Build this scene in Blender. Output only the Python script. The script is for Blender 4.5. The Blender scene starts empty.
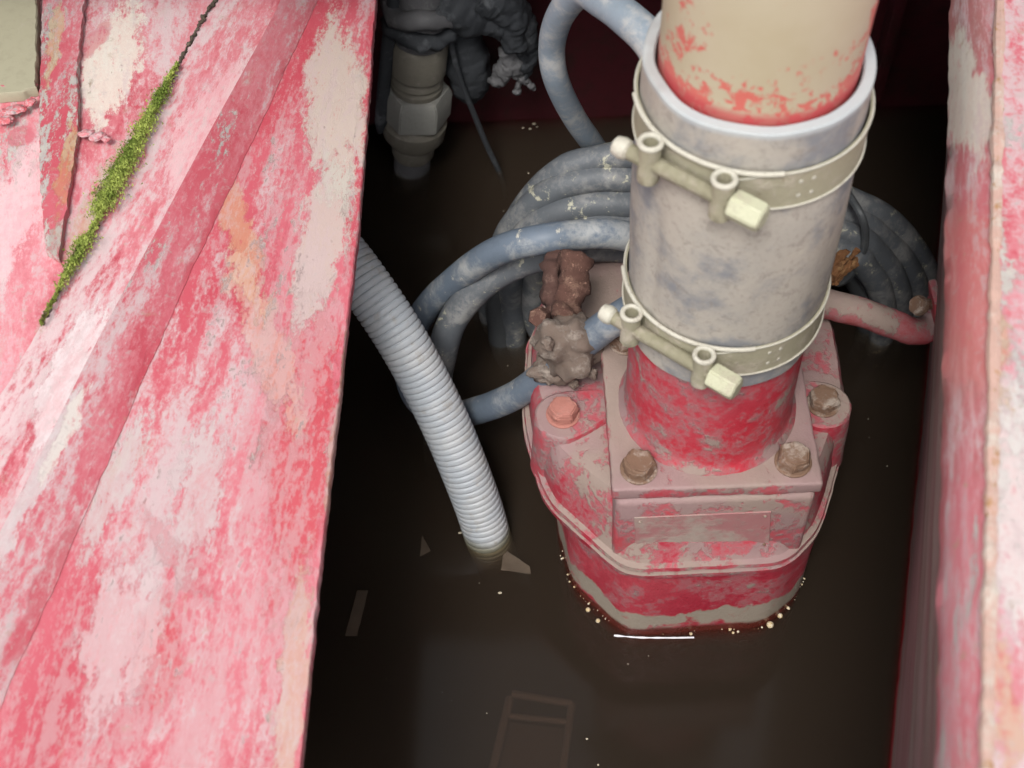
import bpy, bmesh, math, random
from mathutils import Vector, Matrix, noise as mnoise
random.seed(7)
R = math.radians
sc = bpy.context.scene
col = sc.collection

# ------------------------------------------------------------------ camera
CP = Vector((-.1378, -.6005, 1.0829)); YAW, PITCH, ROLL, F = -.01187, .94335, -.04328, 1400.0
_f = Vector((math.sin(YAW)*math.cos(PITCH), math.cos(YAW)*math.cos(PITCH), -math.sin(PITCH)))
_r0 = Vector((math.cos(YAW), -math.sin(YAW), 0)); _u0 = _r0.cross(_f)
_r = _r0*math.cos(ROLL)+_u0*math.sin(ROLL); _u = -_r0*math.sin(ROLL)+_u0*math.cos(ROLL)
cam = bpy.data.cameras.new('camera'); co = bpy.data.objects.new('camera', cam); col.objects.link(co)
co.matrix_world = Matrix((( _r.x,_u.x,-_f.x,CP.x),(_r.y,_u.y,-_f.y,CP.y),(_r.z,_u.z,-_f.z,CP.z),(0,0,0,1)))
cam.sensor_width = 36; cam.lens = F/1024*36; cam.clip_start = .02; cam.clip_end = 2000
cam.dof.use_dof = True; cam.dof.focus_distance = 1.12; cam.dof.aperture_fstop = 9.0
sc.camera = co

def ray(u, v): return _f + _r*((u-512)/F) - _u*((v-384)/F)
def pz(u, v, z): d = ray(u, v); return CP + d*((z-CP.z)/d.z)         # point seen at (u, v) at height z
def py(u, v, y): d = ray(u, v); return CP + d*((y-CP.y)/d.y)         # ... at depth y
def pc(u, v, rad):                                                    # ... on the upright cylinder about the pump axis
    d = ray(u, v); a = d.x*d.x+d.y*d.y; b = 2*(CP.x*d.x+CP.y*d.y); c = CP.x**2+CP.y**2-rad*rad
    return CP + d*((-b-math.sqrt(max(b*b-4*a*c, 0)))/(2*a))

# ------------------------------------------------------------------ object helpers
def link(name, me, mat, parent=None):
    o = bpy.data.objects.new(name, me); col.objects.link(o)
    if mat: me.materials.append(mat)
    if parent:
        o.parent = parent
        if parent.type == 'EMPTY': o.matrix_parent_inverse = Matrix.Translation(-Vector(parent.location))
    return o
def empty(name, loc, label, cat, group=None):
    o = bpy.data.objects.new(name, None); col.objects.link(o); o.location = loc; o.empty_display_size = .02
    return tag(o, label, cat, group)
def tag(o, label=None, cat=None, group=None, kind=None):
    for k, v in (('label', label), ('category', cat), ('group', group), ('kind', kind)):
        if v: o[k] = v
    return o
def finish(bm, smooth=True, angle=35, recalc=True):
    if recalc: bmesh.ops.recalc_face_normals(bm, faces=bm.faces)
    me = bpy.data.meshes.new('m'); bm.to_mesh(me); bm.free()
    if smooth:
        me.shade_smooth(); me.set_sharp_from_angle(angle=R(angle))
    return me
def build(name, bm, mat, parent=None, smooth=True, angle=35):
    me = finish(bm, smooth, angle); me.name = name
    return link(name, me, mat, parent)
def rough(bm, amp, scale, seed=0, z=True):
    bm.normal_update()
    mv = []
    for v in bm.verts:
        p = v.co*scale + Vector((seed*3.1, seed*1.7, seed))
        mv.append(v.normal*amp*(mnoise.noise(p) + .5*mnoise.noise(p*2.3)))
    for v, m in zip(bm.verts, mv): v.co += m

def spline(pts, n=8, closed=False):
    pts = [Vector(p) for p in pts]; N = len(pts); out = []
    segs = N if closed else N-1
    for i in range(segs):
        if closed: a, b, c, d = pts[(i-1)%N], pts[i], pts[(i+1)%N], pts[(i+2)%N]
        else:
            b, c = pts[i], pts[i+1]; a = pts[i-1] if i else b*2-c; d = pts[i+2] if i+2 < N else c*2-b
        for k in range(n):
            t = k/n
            out.append(.5*((2*b)+(c-a)*t+(2*a-5*b+4*c-d)*t*t+(3*b-a-3*c+d)*t**3))
    if not closed: out.append(pts[-1])
    return out
def resample(pts, step, closed=False):
    P = pts+[pts[0]] if closed else pts
    L = [0]
    for a, b in zip(P, P[1:]): L.append(L[-1]+(b-a).length)
    n = max(3, int(L[-1]/step)); out = []; j = 0
    for i in range(n if closed else n+1):
        s = L[-1]*i/n
        while j < len(L)-2 and L[j+1] < s: j += 1
        t = (s-L[j])/max(L[j+1]-L[j], 1e-9); out.append(P[j].lerp(P[j+1], min(t, 1)))
    return out
def tube(bm, pts, rad, seg=14, closed=False, caps=True):
    N = len(pts); T = []
    for i in range(N):
        a = pts[(i-1)%N] if closed or i else pts[0]; b = pts[(i+1)%N] if closed or i < N-1 else pts[-1]
        T.append((b-a).normalized())
    n = T[0].orthogonal().normalized(); rings = []; fr = []
    for i in range(N):
        n = (n - T[i]*n.dot(T[i])).normalized(); fr.append(n.copy())
    tw = 0
    if closed:
        e = (fr[0]-T[0]*0); m = (fr[-1]-T[0]*fr[-1].dot(T[0])).normalized()
        tw = math.atan2(m.cross(fr[0]).dot(T[0]), m.dot(fr[0]))
    for i in range(N):
        b = T[i].cross(fr[i]); r = rad(i/(N-1 if not closed else N), i) if callable(rad) else rad
        off = tw*i/N
        rings.append([bm.verts.new(pts[i]+(fr[i]*math.cos(2*math.pi*k/seg+off)+b*math.sin(2*math.pi*k/seg+off))*r) for k in range(seg)])
    for i in range(N if closed else N-1):
        A, B = rings[i], rings[(i+1)%N]
        for k in range(seg): bm.faces.new((A[k], A[(k+1)%seg], B[(k+1)%seg], B[k]))
    if caps and not closed:
        bm.faces.new(rings[0][::-1]); bm.faces.new(rings[-1])
    return rings
def lathe(bm, prof, c=(0,0,0), seg=48, axis=None, closed=False):
    """prof: (radius, height) pairs; axis: direction of the height"""
    c = Vector(c); ax = Vector(axis or (0,0,1)).normalized(); x = ax.orthogonal().normalized() if axis else Vector((1,0,0)); y = ax.cross(x)
    rings = []
    for r, h in prof:
        rings.append([bm.verts.new(c+ax*h+(x*math.cos(2*math.pi*k/seg)+y*math.sin(2*math.pi*k/seg))*r) for k in range(seg)])
    M = len(rings)
    for i in range(M if closed else M-1):
        A, B = rings[i], rings[(i+1)%M]
        for k in range(seg): bm.faces.new((A[k], A[(k+1)%seg], B[(k+1)%seg], B[k]))
    if not closed:
        bm.faces.new(rings[0][::-1]); bm.faces.new(rings[-1])
def loft(bm, secs, cap=True):
    rings = [[bm.verts.new(p) for p in s] for s in secs]; n = len(rings[0])
    for A, B in zip(rings, rings[1:]):
        for k in range(n): bm.faces.new((A[k], A[(k+1)%n], B[(k+1)%n], B[k]))
    if cap: bm.faces.new(rings[0][::-1]); bm.faces.new(rings[-1])
def box(bm, c, size, rot=None, bevel=0, seg=2):
    m = Matrix.Translation(c) @ (rot.to_4x4() if rot else Matrix()) @ Matrix.Diagonal((size[0], size[1], size[2], 1))
    g = bmesh.ops.create_cube(bm, size=1, matrix=m)
    if bevel:
        es = {e for v in g['verts'] for e in v.link_edges}
        bmesh.ops.bevel(bm, geom=list(es), offset=bevel, segments=seg, affect='EDGES', profile=.5)
def hexhead(bm, c, axis, r, h, rot=0, dome=.25):
    ax = Vector(axis).normalized(); x = ax.orthogonal().normalized(); y = ax.cross(x); c = Vector(c); rings = []
    for rr, hh in ((r, 0), (r, h*(1-dome)), (r*.86, h)):
        rings.append([bm.verts.new(c+ax*hh+(x*math.cos(rot+k*math.pi/3)+y*math.sin(rot+k*math.pi/3))*rr) for k in range(6)])
    for A, B in zip(rings, rings[1:]):
        for k in range(6): bm.faces.new((A[k], A[(k+1)%6], B[(k+1)%6], B[k]))
    bm.faces.new(rings[0][::-1]); bm.faces.new(rings[-1])
def plate(bm, top, thick, jitter=0, step=.006, seed=0, dirn=None):
    """a steel plate from the outline of its top face, with a chipped, uneven edge"""
    P = resample_poly([Vector(p) for p in top], step) if jitter else [Vector(p) for p in top]
    n = (P[len(P)//3]-P[0]).cross(P[2*len(P)//3]-P[0]).normalized()
    if n.z < 0: n = -n
    d = Vector(dirn) if dirn else n
    if jitter:
        for i, p in enumerate(P):
            q = p*90+Vector((seed, 0, 0)); q2 = p*330+Vector((seed, 5, 0))
            w = Vector((mnoise.noise(q)+.6*mnoise.noise(q2), mnoise.noise(q+Vector((9,9,9)))+.6*mnoise.noise(q2+Vector((4,4,4))), 0))*jitter
            P[i] = p+w-n*w.dot(n)
    b = min(.0012, thick*.25); c = sum(P, Vector())/len(P)
    A = [bm.verts.new(p-d*thick) for p in P]; M = [bm.verts.new(p-d*b) for p in P]
    B = [bm.verts.new(p+(c-p).normalized()*b*.8) for p in P]
    N = len(P)
    for X, Y in ((A, M), (M, B)):
        for k in range(N): bm.faces.new((X[k], X[(k+1)%N], Y[(k+1)%N], Y[k]))
    for fc in (A[::-1], B): bm.faces.new(fc)
    bmesh.ops.triangulate(bm, faces=[f for f in bm.faces if len(f.verts) > 4])
def resample_poly(P, step):
    out = []
    for a, b in zip(P, P[1:]+P[:1]):
        n = max(1, int((b-a).length/step))
        out += [a.lerp(b, i/n) for i in range(n)]
    return out

# ------------------------------------------------------------------ material helpers
class NT:
    def __init__(s, name):
        s.m = bpy.data.materials.new(name); s.m.use_nodes = True; s.t = s.m.node_tree; s.t.nodes.clear()
        s.out = s.n('ShaderNodeOutputMaterial'); s.geo = s.n('ShaderNodeNewGeometry'); s.P = s.geo.outputs['Position']; s.N = s.geo.outputs['Normal']
    def n(s, t, **k):
        x = s.t.nodes.new(t)
        for a, b in k.items(): setattr(x, a, b)
        return x
    def l(s, a, b):
        if hasattr(a, 'is_output'): s.t.links.new(a, b)
        else: b.default_value = a
    def math(s, op, a, b=0.0, c=None, clamp=False):
        x = s.n('ShaderNodeMath', operation=op, use_clamp=clamp); s.l(a, x.inputs[0]); s.l(b, x.inputs[1])
        if c is not None: s.l(c, x.inputs[2])
        return x.outputs[0]
    def coord(s, scale=(1,1,1), rot=(0,0,0), loc=(0,0,0), src=None):
        x = s.n('ShaderNodeMapping'); x.vector_type = 'TEXTURE'
        s.l(src or s.P, x.inputs['Vector']); x.inputs['Location'].default_value = loc
        x.inputs['Rotation'].default_value = rot; x.inputs['Scale'].default_value = scale
        return x.outputs[0]
    def noise(s, scale, co=None, detail=6, rough=.6, dist=0, seed=0):
        x = s.n('ShaderNodeTexNoise', noise_dimensions='4D'); s.l(co or s.P, x.inputs['Vector']); x.inputs['W'].default_value = seed*1.37+.2
        x.inputs['Scale'].default_value = scale; x.inputs['Detail'].default_value = detail; x.inputs['Roughness'].default_value = rough; x.inputs['Distortion'].default_value = dist
        return x.outputs[0]
    def ramp(s, v, lo, hi):
        x = s.n('ShaderNodeMapRange', clamp=True, interpolation_type='SMOOTHSTEP'); s.l(v, x.inputs[0]); x.inputs[1].default_value = lo; x.inputs[2].default_value = hi
        return x.outputs[0]
    def warp(s, amt, scale, seed=3, src=None):
        x = s.n('ShaderNodeTexNoise', noise_dimensions='4D'); s.l(src or s.P, x.inputs['Vector']); x.inputs['Scale'].default_value = scale; x.inputs['Detail'].default_value = 5; x.inputs['W'].default_value = seed
        a = s.n('ShaderNodeVectorMath', operation='SUBTRACT'); s.l(x.outputs['Color'], a.inputs[0]); a.inputs[1].default_value = (.5,.5,.5)
        b = s.n('ShaderNodeVectorMath', operation='MULTIPLY_ADD'); s.l(a.outputs[0], b.inputs[0]); b.inputs[1].default_value = (amt,)*3; s.l(src or s.P, b.inputs[2])
        return b.outputs[0]
    def blob(s, co, c, axes, rotz=0, lo=1.15, hi=.75, rot=None):
        x = s.coord(scale=axes, rot=rot or (0,0,rotz), loc=c, src=co)
        y = s.n('ShaderNodeVectorMath', operation='LENGTH'); s.l(x, y.inputs[0])
        return s.ramp(y.outputs['Value'], lo, hi)
    def mix(s, f, a, b):
        x = s.n('ShaderNodeMix', data_type='RGBA'); s.l(f, x.inputs[0])
        for v, i in ((a, 6), (b, 7)): s.l(v if hasattr(v, 'is_output') else (*v, 1), x.inputs[i])
        return x.outputs[2]
    def mul(s, a, b): return s.math('MULTIPLY', a, b)
    def sep(s, src=None):
        x = s.n('ShaderNodeSeparateXYZ'); s.l(src or s.P, x.inputs[0]); return x.outputs
    def bsdf(s, color, rough=.6, bump=None, bstr=.3, bdist=.002, spec=.5, metal=0.0, coat=0.0):
        b = s.n('ShaderNodeBsdfPrincipled'); s.l(color if hasattr(color, 'is_output') else (*color, 1), b.inputs['Base Color']); s.l(rough, b.inputs['Roughness'])
        b.inputs['Specular IOR Level'].default_value = spec; s.l(metal, b.inputs['Metallic']); b.inputs['Coat Weight'].default_value = coat
        if bump is not None:
            x = s.n('ShaderNodeBump'); x.inputs['Strength'].default_value = bstr; x.inputs['Distance'].default_value = bdist; s.l(bump, x.inputs['Height']); s.l(x.outputs[0], b.inputs['Normal'])
        s.l(b.outputs[0], s.out.inputs[0]); return s.m

RED = (.41, .055, .078); RED2 = (.48, .115, .145); PINK = (.60, .25, .27); PALE = (.66, .47, .47); BARE = (.50, .48, .42); GREY = (.38, .37, .35)
DUST = (.265, .215, .18); RUST = (.20, .075, .028); ORANGE = (.42, .23, .10); DARK = (.03, .026, .024)

def weathered(name, ang=0.0, stretch=4.0, sc_=1.0, pink=.5, bare=.5, blobs=(), red=RED, rough=.55, dirt=.5, seed=0, streakrot=None, chalk=.62, lift=1.0):
    """sun-bleached red paint worn through to chalk, primer and bare grey, brushed along one direction"""
    t = NT(name); K = lambda r_, g_, b_: (r_*lift, g_*lift, b_*lift)
    rt = streakrot or (0, 0, ang)
    w = t.warp(.02, 22, seed+1)
    st = t.coord(scale=(stretch, 1, 1), rot=rt, src=w)
    big = t.noise(9*sc_, st, 9, .72, .2, seed)
    mid = t.noise(42*sc_, st, 9, .76, .2, seed+2)
    fine = t.noise(230*sc_, t.coord(scale=(max(1, stretch*.6), 1, 1), rot=rt), 6, .78, 0, seed+4)
    grit = t.noise(700, None, 3, .7, 0, seed+5)
    strk = t.noise(95*sc_, t.coord(scale=(stretch*3, 1, 1), rot=rt, src=w), 7, .72, 0, seed+44)
    gr = t.math('ADD', t.mul(t.math('SUBTRACT', fine, .5), 1.1), t.mul(t.math('SUBTRACT', strk, .5), .55))
    c = t.mix(t.ramp(t.noise(7, w, 4, .5, 0, seed+9), .35, .65), red, RED2)
    v = t.math('ADD', t.math('ADD', t.mul(big, .7), t.mul(mid, .3)), t.mul(gr, .30))
    c = t.mix(t.mul(t.ramp(v, .555-.2*pink, .66-.2*pink), .78), c, K(.50, .19, .215))
    c = t.mix(t.mul(t.ramp(v, .635-.2*pink, .74-.2*pink), .8), c, K(.48, .28, .305))
    v2 = t.math('ADD', t.math('ADD', t.mul(t.noise(13*sc_, st, 9, .72, .3, seed+12), .72), t.mul(mid, .28)), t.mul(gr, .38))
    c = t.mix(t.mul(t.ramp(v2, .565-.12*pink, .675-.12*pink), .85), c, K(.47, .38, .385))
    v3 = t.math('ADD', t.math('ADD', t.mul(t.noise(12*sc_, st, 9, .72, .3, seed+21), .72), t.mul(mid, .28)), t.mul(gr, .34))
    mb = t.ramp(v3, .665-.2*bare, .70-.2*bare)
    c = t.mix(mb, c, t.mix(t.ramp(mid, .4, .6), K(.43, .405, .36), K(.36, .34, .325)))
    h = t.math('SUBTRACT', t.mul(fine, .5), t.mul(mb, .4))
    wb = t.warp(.018, 45, seed+7)
    for (cc, ctr, axes, rz, amt, edge) in blobs:
        m = t.blob(wb, ctr, axes, rz, 1.5, .15)
        m = t.ramp(t.math('ADD', m, t.math('ADD', t.mul(gr, 2.2*edge), t.mul(t.math('SUBTRACT', mid, .5), 3.4*edge))), .40, .70)
        c = t.mix(t.mul(m, amt*.86), c, cc); h = t.math('SUBTRACT', h, t.mul(m, .25))
    h = t.math('ADD', h, t.mul(mid, .5))
    c = t.mix(t.mul(t.ramp(t.noise(20, st, 8, .75, .3, seed+50), .56, .66), dirt*.7), c, (.40, .33, .265))
    lowm = t.noise(6*sc_, st, 5, .6, 0, seed+60)
    sp1 = t.math('ADD', t.mul(strk, .55), t.math('ADD', t.mul(t.noise(330, t.coord(scale=(2.2, 1, 1), rot=rt), 4, .7, 0, seed+61), .45), t.mul(t.math('SUBTRACT', lowm, .5), .45)))
    c = t.mix(t.mul(t.ramp(sp1, .505, .60), chalk), c, K(.44, .335, .34)); c = t.mix(t.mul(t.ramp(sp1, .455, .38), chalk*.75), c, K(.44, .095, .115))
    c = t.mix(t.mul(t.ramp(t.noise(170, w, 6, .75, .2, seed+66), .56, .64), chalk*.7), c, K(.37, .33, .315))
    c = t.mix(t.mul(t.ramp(t.noise(70, None, 6, .7, 0, seed+30), .60, .72), dirt), c, (.33, .25, .17))
    c = t.mix(t.ramp(grit, .70, .76), c, (.10, .06, .045))
    return t.bsdf(c, t.math('ADD', t.mul(fine, .2), rough-.1), h, .55, .0016, .35)

def pumppaint(name, seed=0, dust=.5, red=(.34, .020, .040), wet=False, shiny=True):
    """red enamel under dried silt; where it dips into the water a tide mark and a wet band"""
    t = NT(name)
    w = t.warp(.012, 50, seed); mid = t.noise(32, w, 7, .62, .3, seed+1); fine = t.noise(210, None, 5, .7, 0, seed+2); big = t.noise(11, w, 4, .5, .2, seed+5)
    x, y, z = t.sep(); nz = t.sep(t.N)[2]
    c = t.mix(t.ramp(big, .35, .65), red, (.42, .05, .070))
    v = t.math('ADD', t.mul(mid, .62), t.math('ADD', t.mul(fine, .28), t.mul(nz, .10)))
    spk = t.noise(120, w, 6, .75, .5, seed+14)
    v = t.math('ADD', v, t.mul(t.math('SUBTRACT', spk, .5), .22)); md = t.ramp(v, .73-.35*dust, .785-.35*dust)
    c = t.mix(t.mul(t.ramp(v, .58-.25*dust, .66-.25*dust), .72), c, (.33, .125, .135))
    c = t.mix(t.mul(md, .92), c, t.mix(t.ramp(big, .4, .6), DUST, (.27, .185, .18)))
    rgh = t.math('ADD', t.mul(t.ramp(v, .45-.25*dust, .65-.25*dust), .45), .24 if shiny else .42)
    if wet:
        zz = t.math('ADD', z, t.mul(t.math('SUBTRACT', t.noise(17, t.coord(scale=(1,1,3)), 4, .55, .8, 8), .5), .085))
        tide = t.mul(t.ramp(zz, .044, .040), t.ramp(zz, .006, .013))
        c = t.mix(t.mul(tide, t.ramp(t.noise(30, w, 6, .7, .4, 77), .36, .46)), c, (.30, .255, .205))
        zw = t.math('ADD', z, t.mul(t.math('SUBTRACT', t.noise(45, None, 3, .5, 0, 2), .5), .012))
        wt = t.ramp(zw, .014, .007)
        c = t.mix(wt, c, (.11, .020, .014)); rgh = t.math('SUBTRACT', rgh, t.mul(wt, .3), clamp=True)
    c = t.mix(t.mul(t.ramp(t.noise(85, None, 6, .7, 0, seed+9), .66, .74), .8), c, (.14, .06, .035))
    return t.bsdf(c, rgh, t.math('ADD', t.math('ADD', t.mul(md, .5), t.mul(fine, .6)), t.mul(t.noise(520, None, 3, .7, 0, seed+70), .35)), .6, .0013, .5)

def dusty(name, base, over, amt=.5, scale=30, rough=.7, bump=.4, seed=0, spots=None, spot=.64, metal=0.0):
    t = NT(name); w = t.warp(.01, 40, seed)
    mid = t.noise(scale, w, 7, .65, .3, seed+1); fine = t.noise(scale*7, None, 5, .7, 0, seed+2)
    v = t.math('ADD', t.mul(mid, .7), t.mul(fine, .3))
    m = t.ramp(v, .65-.3*amt, .80-.3*amt)
    c = t.mix(m, base, over)
    c = t.mix(t.mul(t.ramp(fine, .45, .7), .25), c, tuple(b*.5 for b in base))
    if spots:
        c = t.mix(t.ramp(t.math('ADD', t.mul(t.noise(scale*2.2, w, 6, .7, .6, seed+6), .75), t.mul(fine, .25)), spot, spot+.05), c, spots)
    return t.bsdf(c, rough, t.math('ADD', t.mul(v, .8), t.mul(m, .3)), bump, .0015, .4, metal)

# ------------------------------------------------------------------ light
w = bpy.data.worlds.new('World'); sc.world = w; w.use_nodes = True
nt = w.node_tree; bg = nt.nodes['Background']
sky = nt.nodes.new('ShaderNodeTexSky'); sky.sky_type = 'NISHITA'; sky.sun_disc = False
SUN_EL, SUN_AZ = R(58), R(198)       # azimuth clockwise from +Y: the light comes over the left shoulder
sky.sun_elevation = SUN_EL; sky.sun_rotation = SUN_AZ; sky.air_density = 1.0; sky.dust_density = 4.0; sky.ozone_density = .6
hs = nt.nodes.new('ShaderNodeHueSaturation'); hs.inputs['Saturation'].default_value = .22
nt.links.new(sky.outputs[0], hs.inputs['Color']); nt.links.new(hs.outputs[0], bg.inputs[0]); bg.inputs[1].default_value = .15
sun = bpy.data.lights.new('sun', 'SUN'); so = bpy.data.objects.new('sun', sun); col.objects.link(so)
sun.energy = 1.5; sun.angle = R(15); sun.color = (1, .97, .92)
sd = Vector((math.sin(SUN_AZ)*math.cos(SUN_EL), math.cos(SUN_AZ)*math.cos(SUN_EL), math.sin(SUN_EL)))
so.rotation_euler = sd.to_track_quat('Z', 'Y').to_euler(); so.location = sd*5
sc.view_settings.view_transform = 'Standard'; sc.view_settings.look = 'None'; sc.view_settings.exposure = .58; sc.view_settings.gamma = 1
sc.render.engine = 'CYCLES'; sc.cycles.use_denoising = True; sc.cycles.use_adaptive_sampling = True; sc.cycles.adaptive_threshold = .02; sc.cycles.max_bounces = 8; sc.cycles.transparent_max_bounces = 12; sc.cycles.volume_bounces = 0
sc.cycles.caustics_reflective = False; sc.cycles.caustics_refractive = False

# ------------------------------------------------------------------ setting: ground, basin floor, water
t = NT('mud'); M_ground = t.bsdf(t.mix(t.ramp(t.noise(3, None, 6), .4, .6), (.16, .12, .085), (.24, .2, .15)), .9, t.noise(20), .4, .02)
bm = bmesh.new(); bmesh.ops.create_grid(bm, x_segments=1, y_segments=1, size=300, matrix=Matrix.Translation((0,0,-.42)))
tag(build('ground', bm, M_ground, smooth=False), kind='structure')
t = NT('silt'); M_silt = t.bsdf(t.mix(t.ramp(t.noise(12, None, 6), .4, .6), (.05, .035, .025), (.09, .065, .045)), .9)
bm = bmesh.new(); box(bm, (-.05, -.03, -.40), (1.9, 1.62, .02))
tag(build('basin_floor', bm, M_silt, smooth=False), kind='structure')

t = NT('murky_water')
lw = t.n('ShaderNodeFresnel'); lw.inputs['IOR'].default_value = 1.33
bp = t.n('ShaderNodeBump'); bp.inputs['Strength'].default_value = .10; bp.inputs['Distance'].default_value = .004; t.l(t.noise(9, None, 2, .4), bp.inputs['Height'])
gl = t.n('ShaderNodeBsdfGlossy'); gl.inputs['Roughness'].default_value = .11; t.l(bp.outputs[0], gl.inputs['Normal']); t.l(bp.outputs[0], lw.inputs['Normal'])
tr = t.n('ShaderNodeBsdfTransparent'); tr.inputs[0].default_value = (.93, .86, .78, 1)
mx = t.n('ShaderNodeMixShader'); t.l(lw.outputs[0], mx.inputs[0]); t.l(tr.outputs[0], mx.inputs[1]); t.l(gl.outputs[0], mx.inputs[2]); t.l(mx.outputs[0], t.out.inputs[0])
va = t.n('ShaderNodeVolumeAbsorption'); va.inputs['Color'].default_value = (.32, .20, .14, 1); va.inputs['Density'].default_value = 34
vs = t.n('ShaderNodeVolumeScatter'); vs.inputs['Color'].default_value = (.70, .655, .60, 1); vs.inputs['Density'].default_value = 9
ad = t.n('ShaderNodeAddShader'); t.l(va.outputs[0], ad.inputs[0]); t.l(vs.outputs[0], ad.inputs[1]); t.l(ad.outputs[0], t.out.inputs['Volume'])
M_water = t.m
bm = bmesh.new(); box(bm, (-.05, -.03, -.15), (1.84, 1.56, .30))
tag(build('water', bm, M_water, smooth=False), kind='structure')

# ------------------------------------------------------------------ left side: deck of the tank
ZD = .32
def D(u, v, dz=0): return pz(u, v, ZD+dz)
dirA = D(20, 650)-D(300, 40); angA = math.atan2(dirA.y, dirA.x)
B = lambda c, u, v, lx, ly, ang, amt, e, dz=0: (c, tuple(D(u, v, dz)), (lx, ly, .2), ang, amt, e)
edgeA = math.atan2((D(375,0)-D(300,768)).y, (D(375,0)-D(300,768)).x)
M_deck = weathered('worn_red_deck_paint', (angA+math.pi+edgeA*2)/3, 3.2, 1.0, .50, .27, chalk=.46, blobs=(
    B(RED2, 330, 250, .22, .045, edgeA, .85, .75), B(RED, 365, 130, .20, .010, edgeA, .9, .6), B((.44,.05,.065), 305, 440, .14, .030, edgeA, .9, .8), B((.44,.05,.065), 10, 600, .06, .02, angA, .9, .6),
    B((.44,.42,.36), 335, 100, .13, .030, edgeA+.08, .95, .6), B((.43,.40,.355), 322, 230, .10, .020, edgeA-.03, .9, .8),
    B((.46,.28,.15), 240, 235, .085, .014, angA+.5, .62, .8), B((.50,.36,.27), 262, 330, .10, .014, angA+.6, .5, .9),
    B(RED, 60, 700, .05, .014, angA+.1, .85, .5), B(RED, 178, 560, .05, .010, angA+.9, .7, .9), B((.44,.05,.065), 160, 650, .05, .018, edgeA, .85, .8),
    B((.43,.38,.37), 118, 480, .07, .012, angA, .8, .8), B((.43,.38,.37), 195, 500, .07, .02, edgeA, .55, .95), B((.42,.33,.25), 292, 690, .10, .010, edgeA, .7, .8), B((.34,.26,.19), 338, 420, .10, .003, edgeA, .7, .8), B((.52,.42,.42), 120, 640, .06, .03, angA+.2, .6, .9)), seed=1)
deck = empty('tank_deck', D(200, 500), 'peeling red steel deck on the open left side of the water pit', 'steel deck')
bm = bmesh.new()
plate(bm, [D(300,775), D(293,860), D(280,1000), D(-500,1000), D(-500,-90), D(379,-90), D(376,0), D(368,110), D(359,225), D(350,300), D(338,410), D(320,570)], .009, .0007, .002, 3)
build('deck_plate', bm, M_deck, deck)
# angle bar welded along the deck: low face, ridge, upper face
M_bar = weathered('worn_red_bar_paint', angA, 4.0, 1.1, .62, .28, blobs=(
    B(RED, 30, 570, .07, .008, angA, .9, .5, .03), B(RED, 200, 215, .08, .008, angA, .8, .6, .03), B(RED, 140, 340, .06, .006, angA, .75, .6, .03),
    B((.50,.45,.45), 30, 470, .09, .009, angA, .85, .5, .03), B((.56,.52,.47), 60, 420, .05, .005, angA, .8, .5, .03)), seed=5)
M_bartop = weathered('chalky_pink_paint', angA, 5.0, 1.2, .95, .12, blobs=(
    B((.66,.60,.60), 60, 360, .07, .012, angA, .7, .7, .04), B((.64,.36,.38), 200, 110, .10, .02, angA, .7, .6, .04)), lift=1.18, seed=9)
lineA = [(332,-30),(318,0),(247,152),(168,322),(95,492),(30,640),(-30,770),(-150,1000)]
lineE = [(292,-30),(272,18),(205,140),(150,243),(95,345),(40,455),(-30,590),(-240,1000)]
lineD = [(228,-30),(212,0),(172,80),(118,182),(72,270),(36,335),(-30,450),(-340,1000)]
def strip(bm, A, zA, Bl, zB, jit=0, n=40, jb=0.0, down=.006):
    a = resample(spline([D(u, v, zA) for u, v in A], 6), .002); b = resample(spline([D(u, v, zB) for u, v in Bl], 6), .002)
    a = [a[int(i*(len(a)-1)/n)] for i in range(n+1)]; b = [b[int(i*(len(b)-1)/n)] for i in range(n+1)]
    rows = []
    for i in range(n+1):
        nz = lambda p, k: Vector((mnoise.noise(p*70+Vector((k,k,k)))+.6*mnoise.noise(p*260), 0, .12*mnoise.noise(p*60)))
        ja, jj = nz(a[i], 0)*jit, nz(b[i], 3)*jb
        rows.append([bm.verts.new(a[i]+ja)]+[bm.verts.new(a[i].lerp(b[i], f)+Vector((0,0,.0012*math.sin(math.pi*f)+.0004*mnoise.noise(a[i].lerp(b[i],f)*120)))) for f in (.08,.22,.4,.6,.78,.92)]+[bm.verts.new(b[i]+jj)])
    for r, s in zip(rows, rows[1:]):
        for k in range(7): bm.faces.new((r[k], r[k+1], s[k+1], s[k]))
    g = bmesh.ops.extrude_face_region(bm, geom=list(bm.faces))
    for v in [x for x in g['geom'] if isinstance(x, bmesh.types.BMVert)]: v.co.z -= down
N_S = 160
bm = bmesh.new(); strip(bm, lineA, .0008, lineE, .020, .0012, N_S, 0); bar = build('angle_bar', bm, M_bar, deck)
bm = bmesh.new(); strip(bm, lineE, .0200, lineD, .0325, 0, N_S, .0013); build('bar_flange', bm, M_bartop, bar)
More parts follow.
